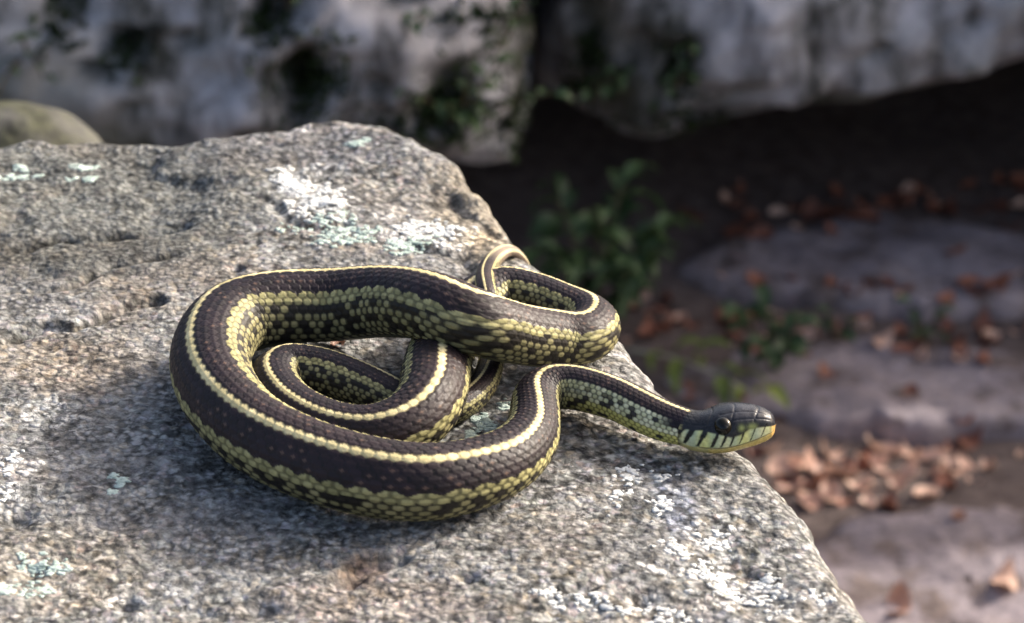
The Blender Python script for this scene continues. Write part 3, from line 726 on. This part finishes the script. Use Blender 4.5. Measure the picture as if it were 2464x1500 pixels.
b2, bvhR = back_boulder('overhanging_boulder', xcR, XE, YR, lambda x: np.interp(x, [0, 0.95, 0.99, 1.14, 1.18, 1.27, 1.31, 1.8], [0.62, 0.62, 0.44, 0.44, 0.74, 0.74, 0.44, 0.4]), lipR, 'grey overhanging boulder with a dark hollow beneath it',
                  [(1428, 110, 28, 70, 0.9), (1420, 30, 18, 40, 0.8), (1540, 150, 30, 60, 0.6), (1620, 180, 40, 75, 0.85), (1650, 120, 22, 40, 0.8), (1750, 220, 26, 30, 0.7), (1400, 200, 40, 40, 0.6), (1900, 278, 200, 16, 0.7), (1700, 305, 90, 20, 0.9), (2120, 130, 22, 26, 0.6), (2350, 70, 20, 30, 0.6), (2260, 110, 16, 40, 0.5)], seed=9, recess=0.62)

# ------------------------------------------------------------------ flat stones on the ground
def flat_stone(px, ztop, label, seed):
    pts = np.array([on_z(u, v, ztop)[:2] for u, v in px]); c = pts.mean(0)
    n = 96; ang = np.linspace(0, 2 * math.pi, n, endpoint=False)
    pa_ = np.arctan2(*(pts - c).T[::-1]); pr = np.hypot(*(pts - c).T); o_ = np.argsort(pa_)
    rad_ = np.interp(ang, pa_[o_], pr[o_], period=2 * math.pi)
    cc = np.column_stack([np.cos(ang), np.sin(ang), np.full(n, seed * 1.0)])
    rad_ = rad_ * (1 + 0.16 * fbm(cc * 2, 1.6, 5, 0.6))
    rings = [(0.02, 0), (0.12, 0), (0.2, 0), (0.28, 0), (0.36, 0), (0.44, 0), (0.52, 0), (0.6, 0), (0.68, 0), (0.76, 0), (0.84, 0), (0.92, 0.001), (0.97, 0.004), (0.995, 0.011), (1.01, 0.025), (1.02, 0.09)]
    Vv = []
    for f, dz in rings:
        for a, r in zip(ang, rad_): Vv.append((c[0] + f * r * math.cos(a), c[1] + f * r * math.sin(a), ztop - dz))
    Vv = np.array(Vv); Vv[:, 2] += 0.008 * fbm(Vv + seed, 9, 4) + 0.004 * fbm(Vv + seed, 40, 3)
    q = grid_quads(len(rings), n, True)
    me = mesh_np('flat_stone', Vv, q[:, ::-1])
    bm_cap = [tuple(range(n))]
    o = link('flat_stone', me, M['slab'], None, label=label, category='stone', group='flat stones on the ground')
    return BVHTree.FromPolygons(Vv.tolist(), q.tolist())
slabs = [flat_stone([(1640, 620), (1760, 570), (1950, 520), (2080, 498), (2240, 515), (2440, 560), (2640, 640), (2600, 700), (2350, 715), (2100, 710), (1900, 700), (1720, 675)], 0.004, 'broad flat grey stone below the overhanging boulder', 1),
         flat_stone([(1560, 900), (1700, 840), (1950, 815), (2200, 820), (2480, 850), (2680, 920), (2600, 990), (2350, 1010), (2100, 1000), (1850, 985), (1650, 965)], 0.003, 'long flat grey stone between two lines of fallen leaves', 2),
         flat_stone([(1900, 1290), (2050, 1225), (2250, 1200), (2450, 1210), (2700, 1260), (2760, 1400), (2700, 1600), (2400, 1680), (2150, 1660), (1950, 1500)], 0.004, 'flat brownish stone beside the granite boulder, two curled leaves on it', 3)]
gbvh = BVHTree.FromPolygons(gp.tolist(), grid_quads(161, 161).tolist())
def floor_at(x, y):
    zb = -9; nb = Vector((0, 0, 1))
    for t in slabs + [gbvh]:
        h = t.ray_cast(Vector((x, y, 0.35)), Vector((0, 0, -1)))
        if h[0] is not None and h[0].z > zb: zb = h[0].z; nb = h[1]
    return zb

# ------------------------------------------------------------------ fallen leaves
def leaf_mesh(name, L, Wd, curl, fold, seed, nu=9, nv=5, pet=0.12):
    g = np.random.default_rng(seed); Vv = []
    ph = g.uniform(0, 6.28)
    for i in range(nu):
        t = i / (nu - 1); w = Wd * 0.5 * (math.sin(math.pi * min(1, t * 1.02) ** 0.8) ** 0.8 if 0 < t < 1 else 0.02)
        for j in range(nv):
            s_ = j / (nv - 1) * 2 - 1
            x = (t - 0.5) * L; y = s_ * w
            z_ = curl * L * (t - 0.5) ** 2 * 2 + fold * abs(s_) * w + 0.06 * L * math.sin(ph + t * 5 + s_ * 1.5) * abs(s_)
            Vv.append((x, y, z_))
    Vv = np.array(Vv); Vv[:, 2] -= Vv[:, 2].min()
    me = mesh_np(name, Vv, grid_quads(nu, nv))
    return me
dry_m = []
for s_ in range(6):
    m_ = leaf_mesh('dry_leaf', 0.017, 0.010, [0.5, 0.9, 0.2, 0.7, 1.1, 0.4][s_], [0.5, 0.2, 0.8, -0.2, 0.4, 0.7][s_], s_); m_.materials.append(M['dry']); dry_m.append(m_)
rust_m = []
for s_ in range(5):
    m_ = leaf_mesh('dry_leaf', 0.020, 0.012, [0.4, 0.8, 0.2, 0.6, 1.0][s_], [0.5, 0.1, 0.7, -0.2, 0.3][s_], 20 + s_); m_.materials.append(M['rust']); rust_m.append(m_)
def put_leaf(u, v, size, meshes, label, group, zz=None, tilt=0.35):
    curled = 0
    p = on_z(u, v, 0.005)
    for _ in range(3): p = on_z(u, v, floor_at(p[0], p[1]) + 0.003)
    me = random.choice(meshes)
    i_ = meshes.index(me); curled = 'curled' if i_ in (1, 3, 4) else 'flattish'
    tone_ = 'tan' if meshes is dry_m else 'rust brown'; big = 'large' if size > 0.95 else 'small'
    label = label.replace('{k}', f'{big} {curled} {tone_} leaf')
    o = bpy.data.objects.new('dry_leaf', me); col.objects.link(o)
    o.rotation_euler = (random.uniform(-tilt, tilt), random.uniform(-tilt, tilt), random.uniform(0, 6.28)); o.scale = (size,) * 3
    o.location = (p[0], p[1], floor_at(p[0], p[1]) - 0.0005)
    M4 = o.rotation_euler.to_matrix()
    zs = min((M4 @ (vv.co * size)).z for vv in me.vertices)
    o.location.z -= zs
    o['label'] = label; o['category'] = 'leaf'; o['group'] = group
    return o
A_ = '{k} in the sunlit drift beside the granite boulder'; AG = 'dry leaves in the sunlit drift'
for u, v, s_ in [(1890, 1112, 1.35), (1968, 1142, 1.4), (2035, 1135, 1.2), (2112, 1078, 1.4), (2105, 1105, 1.1), (1990, 1085, 1.0), (2190, 1130, 1.15), (2230, 1188, 1.2), (2060, 1165, 1.1), (1910, 1170, 1.1), (2150, 1160, 0.9), (2010, 1190, 1.0), (1945, 1190, 0.8), (2250, 1095, 1.1), (2320, 1110, 0.9), (2285, 1135, 1.0), (2380, 1120, 0.8), (2090, 1205, 0.8), (1860, 1080, 0.9), (2165, 1085, 0.8), (2300, 1240, 0.7)]:
    put_leaf(u, v, s_, dry_m, A_, AG, tilt=0.6)
for k in range(40):
    put_leaf(random.gauss(2090, 150), random.gauss(1130, 45), random.uniform(0.35, 1.0), dry_m if random.random() < 0.7 else rust_m, '{k} scrap among the drift between the flat stones', 'leaf fragments between the flat stones')
put_leaf(2415, 1392, 1.35, dry_m, 'curled pale leaf alone on the brownish flat stone, away from the granite boulder', 'single leaves')
put_leaf(2160, 1452, 1.3, dry_m, 'curled orange leaf on the brownish flat stone close to the granite boulder', 'single leaves')
for k in range(58):
    u = random.uniform(1500, 2560); v = random.gauss(775, 38)
    put_leaf(u, v, random.uniform(0.6, 1.1), rust_m if random.random() < 0.75 else dry_m, '{k} in the dim drift behind the long flat stone', 'leaves in the dim drift')
for k in range(46):
    u = random.uniform(1650, 2560); v = random.gauss(480, 30) + (2464 - u) * 0.06
    put_leaf(u, v, random.uniform(0.6, 1.2), rust_m if random.random() < 0.8 else dry_m, '{k} lying in the hollow under the overhanging boulder', 'leaves under the overhanging boulder')
for k in range(26):
    put_leaf(random.uniform(1650, 2500), random.uniform(540, 1020), random.uniform(0.4, 0.8), rust_m if random.random() < 0.6 else dry_m, '{k} lying loose on a flat grey stone under the overhang', 'leaves on the flat stones')

# ------------------------------------------------------------------ plants
def tube(pts, r0, r1, n=7, name='stem'):
    pts = np.asarray(pts, float); T = np.gradient(pts, axis=0); T /= np.linalg.norm(T, axis=1)[:, None] + 1e-9
    ref = np.array([0.3, 0.2, 0.93]); A = np.cross(T, ref); A /= np.linalg.norm(A, axis=1)[:, None] + 1e-9; Bv = np.cross(T, A)
    Vv = []
    for i, p in enumerate(pts):
        r = r0 + (r1 - r0) * i / (len(pts) - 1)
        for k in range(n):
            a = 2 * math.pi * k / n; Vv.append(p + r * (math.cos(a) * A[i] + math.sin(a) * Bv[i]))
    F = [tuple(q) for q in grid_quads(len(pts), n, True).tolist()] + [tuple(range(n))[::-1], tuple(range((len(pts) - 1) * n, len(pts) * n))]
    return mesh_py(name, Vv, F)
def green_leaf(L, Wd, mat, seed):
    m_ = leaf_mesh('leaf', L, Wd, -0.5, 0.35, seed, 9, 5)
    n = len(m_.vertices); c = np.empty(n * 3, np.float32); m_.vertices.foreach_get('co', c); c = c.reshape(-1, 3); c[:, 0] += L / 2; m_.vertices.foreach_set('co', c.ravel()); m_.update()
    m_.materials.append(mat); return m_
def plant(name, base, stems, leafm, label, stem_mat, per=7, size=1.0, cat='plant', group=None, stem_r=0.0012):
    root = empty(name, base, label=label, category=cat)
    if group: root['group'] = group
    b0 = np.array(base)
    for tipv, sag in stems:
        tipv = np.array(tipv, float); n = 10; t = np.linspace(0, 1, n)[:, None]
        mid = tipv * 0.5 + np.array([0, 0, sag])
        pts = (1 - t) ** 2 * np.zeros(3) + 2 * t * (1 - t) * mid + t ** 2 * tipv
        link('stem', tube(pts, stem_r, stem_r * 0.4), stem_mat, root)
        for k in range(per):
            f = 0.3 + 0.7 * k / max(per - 1, 1); i = f * (n - 1); i0_ = int(min(i, n - 2)); p = pts[i0_] + (pts[i0_ + 1] - pts[i0_]) * (i - i0_)
            tg = pts[i0_ + 1] - pts[i0_]; az = math.atan2(tg[1], tg[0]) + (1 if k % 2 else -1) * random.uniform(0.5, 1.2) * (0 if k == per - 1 else 1)
            o = bpy.data.objects.new('leaf', random.choice(leafm)); col.objects.link(o); o.parent = root
            o.location = p.tolist(); o.rotation_euler = (random.uniform(-0.5, 0.5), random.uniform(-0.5, 0.5), az); o.scale = (size * random.uniform(0.7, 1.2),) * 3
    return root
gl_m = [green_leaf(0.023, 0.011, M['green'], 40 + i) for i in range(3)]
gs_m = [green_leaf(0.016, 0.008, M['green'], 50 + i) for i in range(3)]
ll_m = [green_leaf(0.024, 0.009, M['lime'], 60 + i) for i in range(3)]
def gpt(u, v):
    p = on_z(u, v, 0.0); return np.array([p[0], p[1], floor_at(p[0], p[1]) - 0.002])
def rel(base, u, v, y):           # stem tip seen at pixel u, v and standing at depth y
    return on_y(u, v, y) - np.array(base)
bp = gpt(1430, 800)
plant('leafy_plant', bp, [(rel(bp, 1340, 470, bp[1] + 0.02), 0.02), (rel(bp, 1500, 440, bp[1] + 0.01), 0.02), (rel(bp, 1440, 520, bp[1] - 0.02), 0.02), (rel(bp, 1590, 560, bp[1] - 0.01), 0.03), (rel(bp, 1560, 640, bp[1] - 0.03), 0.02), (rel(bp, 1330, 610, bp[1] - 0.03), 0.02), (rel(bp, 1470, 640, bp[1] - 0.04), 0.02)],
      gl_m, 'large leafy green plant at the foot of the crack between the boulders', M['stem'], 12)
bp = gpt(1860, 900)
plant('leafy_plant', bp, [(rel(bp, 1780, 770, bp[1]), 0.01), (rel(bp, 1850, 745, bp[1] + 0.01), 0.01), (rel(bp, 1920, 775, bp[1]), 0.01), (rel(bp, 1830, 830, bp[1] - 0.02), 0.01), (rel(bp, 1900, 850, bp[1] - 0.02), 0.01)],
      gs_m, 'small green seedling growing at the edge of the long flat stone', M['stem'], 7)
bp = gpt(1500, 830)
plant('fallen_sprig', bp, [(rel(bp, 1815, 950, bp[1] - 0.085), 0.012)], ll_m, 'yellow green sprig leaning across the long flat stone', M['straw'], 10, cat='sprig', stem_r=0.0016)
bp = gpt(2230, 790)
plant('leafy_plant', bp, [(rel(bp, 2190, 735, bp[1]), 0.004), (rel(bp, 2260, 745, bp[1]), 0.004), (rel(bp, 2215, 765, bp[1] - 0.01), 0.003)], gs_m, 'tiny green seedling among the dim reddish leaves', M['stem'], 3, 0.8)
bp = gpt(2010, 800)
plant('leafy_plant', bp, [(rel(bp, 2000, 765, bp[1]), 0.003), (rel(bp, 2035, 780, bp[1]), 0.003)], gs_m, 'tiny two-stemmed seedling beside the small green seedling', M['stem'], 2, 0.8)
def face_pt(bv, u, v):
    d = ray(u, v); h = bv.ray_cast(Vector(CAM.tolist()), Vector(d.tolist()).normalized())
    return np.array(h[0]) if h[0] is not None else None
def clump(bv, u, v, spread, nst, leafm, label, ln=0.05, per=5, size=0.8, mat='stem', cat='plant', name='leafy_plant'):
    b0 = face_pt(bv, u, v)
    if b0 is None: return
    stems = [(np.array([random.gauss(0, spread), -random.uniform(0.01, 0.04), random.uniform(-0.3, 1) * ln]), 0.01) for _ in range(nst)]
    b0 = b0 + np.array([0, 0.006, 0])
    plant(name, b0, stems, leafm, label, M[mat], per, size, cat)
clump(bvhL, 1105, 330, 0.018, 6, gs_m, 'green plant rooted low on the mossy boulder beside the crack', 0.06)
clump(bvhL, 1215, 120, 0.008, 3, gs_m, 'dark green plant hanging beside the top of the crack', 0.05)
clump(bvhL, 1010, 70, 0.006, 1, gs_m, 'green plant on the mossy boulder above the large pale patch', 0.015)
clump(bvhL, 690, 40, 0.01, 2, gs_m, 'small green plant above the dark mossy hollow', 0.04)
clump(bvhR, 1510, 195, 0.012, 3, gs_m, 'small green plant on the face of the overhanging boulder', 0.02)
clump(bvhR, 1660, 190, 0.006, 2, gs_m, 'dark leafy plant trailing down the lip of the overhanging boulder', 0.03, 4, 0.7)
clump(bvhL, 60, 150, 0.02, 3, gs_m, 'small grey green herb in front of the mossy boulder, above the rounded stone', 0.03, 4, 0.7)
# moss cushions: fine blades nobody could count, part of the boulder
def moss_pad(bv, boulder_o, u0, v0, ru, rvv, n, seed):
    g = np.random.default_rng(seed); Vv = []; F = []; n = int(n * 0.45)
    for k in range(n):
        u = g.normal(u0, ru * 1.25); v = g.normal(v0, rvv); p = face_pt(bv, u, v)
        if p is None: continue
        d = np.array([g.normal(0, 0.5), -1.0, g.normal(0.2, 0.5)]); d /= np.linalg.norm(d); l = g.uniform(0.004, 0.010)
        s_ = np.cross(d, g.normal(size=3)); s_ /= np.linalg.norm(s_) + 1e-9; w = l * 0.22
        i = len(Vv); Vv += [p - s_ * w * 0.6 + d * -0.002, p + s_ * w * 0.6 + d * -0.002, p + d * l * 0.6 + s_ * w, p + d * l * 0.6 - s_ * w, p + d * l]
        F += [(i, i + 1, i + 2, i + 3), (i + 3, i + 2, i + 4)]
    return link('moss', mesh_py('moss', Vv, F), M['moss'], boulder_o, kind='stuff')
for k, a in enumerate([(745, 200, 45, 60, 700), (1100, 245, 40, 45, 500), (1180, 40, 60, 25, 400), (650, 60, 22, 40, 250), (300, 130, 22, 30, 200), (150, 50, 20, 40, 200), (1020, 310, 60, 22, 300), (1245, 280, 22, 70, 450)]):
    moss_pad(bvhL, b1, *a, 70 + k)
for k, a in enumerate([(1428, 120, 14, 45, 260), (1622, 180, 22, 45, 350), (1700, 300, 80, 16, 350), (1400, 210, 20, 25, 160)]):
    moss_pad(bvhR, b2, *a, 90 + k)

# upright mossy stone showing its rounded top behind the far left edge of the granite boulder
tp_ = on_y(0, 312, 0.36)
zs_ = np.concatenate([[-0.03], np.linspace(0, tp_[2] - 0.06, 24), tp_[2] - 0.055 * (1 - np.sin(np.linspace(0.1, math.pi / 2, 26)))])
rs_ = np.interp(zs_, [-0.03, 0.10, tp_[2] - 0.09, tp_[2] - 0.05], [0.13, 0.115, 0.068, 0.045])
kcap = zs_ > tp_[2] - 0.055; rs_[kcap] = 0.046 * np.sqrt(np.clip(1 - ((zs_[kcap] - (tp_[2] - 0.055)) / 0.0552) ** 2, 0.0006, 1))
na = 72; an_ = np.linspace(0, 2 * math.pi, na, endpoint=False)
Vs = np.array([(tp_[0] + r_ * math.cos(a_) * 1.05, tp_[1] + 0.02 + r_ * 0.9 * math.sin(a_), z_) for z_, r_ in zip(zs_, rs_) for a_ in an_])
nr_ = fbm(Vs, 16, 4, 0.55); dv_ = Vs - np.array([tp_[0], tp_[1] + 0.02, 0]); dv_[:, 2] = 0.02; dv_ /= np.linalg.norm(dv_, axis=1)[:, None] + 1e-9
Vs = Vs + dv_ * (0.008 * nr_)[:, None] * np.repeat(np.minimum(rs_ / 0.04, 1), na)[:, None]
Vs[-na:] = Vs[-na:].mean(0) + (Vs[-na:] - Vs[-na:].mean(0)) * 0.02; qs_ = grid_quads(len(zs_), na, True)
me = mesh_np('mossy_stone', Vs, qs_); set_col(me, 'moss', np.repeat((0.84 + 0.15 * sst(-0.1, 0.35, fbm(Vs + 4, 30, 3)))[:, None] * np.ones((1, 3)), 1, 0))
shift(me, (tp_[0], tp_[1], 0)); o = link('mossy_stone', me, M['boulder'], None, label='dark rounded mossy stone standing behind the granite boulder, away from the snake', category='stone'); o.location = (tp_[0], tp_[1], 0)

# bits on the granite boulder
def rock_stick(px, r0, r1, name, label, mat, lift=0.0004):
    pts = []
    for u, v in px:
        p = on_z(u, v, TOP); pts.append((p[0], p[1], rock_z(p[0], p[1]) + lift + r0 * 0.6))
    pts = catmull(np.array(pts), 6); me = tube(pts, r0, r1, 6, name); b0 = pts[0].copy(); shift(me, b0)
    o = link(name, me, M[mat], None, label=label, category='twig'); o.location = b0.tolist()
def rock_leaf(u, v, size, label):
    p = on_z(u, v, TOP); m_ = dry_m[0]
    o = bpy.data.objects.new('leaf_fragment', m_); col.objects.link(o); o.scale = (size,) * 3; o.rotation_euler = (0.2, -0.1, 0.7)
    zs = min((o.rotation_euler.to_matrix() @ (q.co * size)).z for q in m_.vertices)
    o.location = (p[0], p[1], rock_z(p[0], p[1]) - zs - 0.0002); o['label'] = label; o['category'] = 'leaf'
rock_leaf(815, 832, 0.34, 'tiny orange leaf fragment on the granite inside the coil')
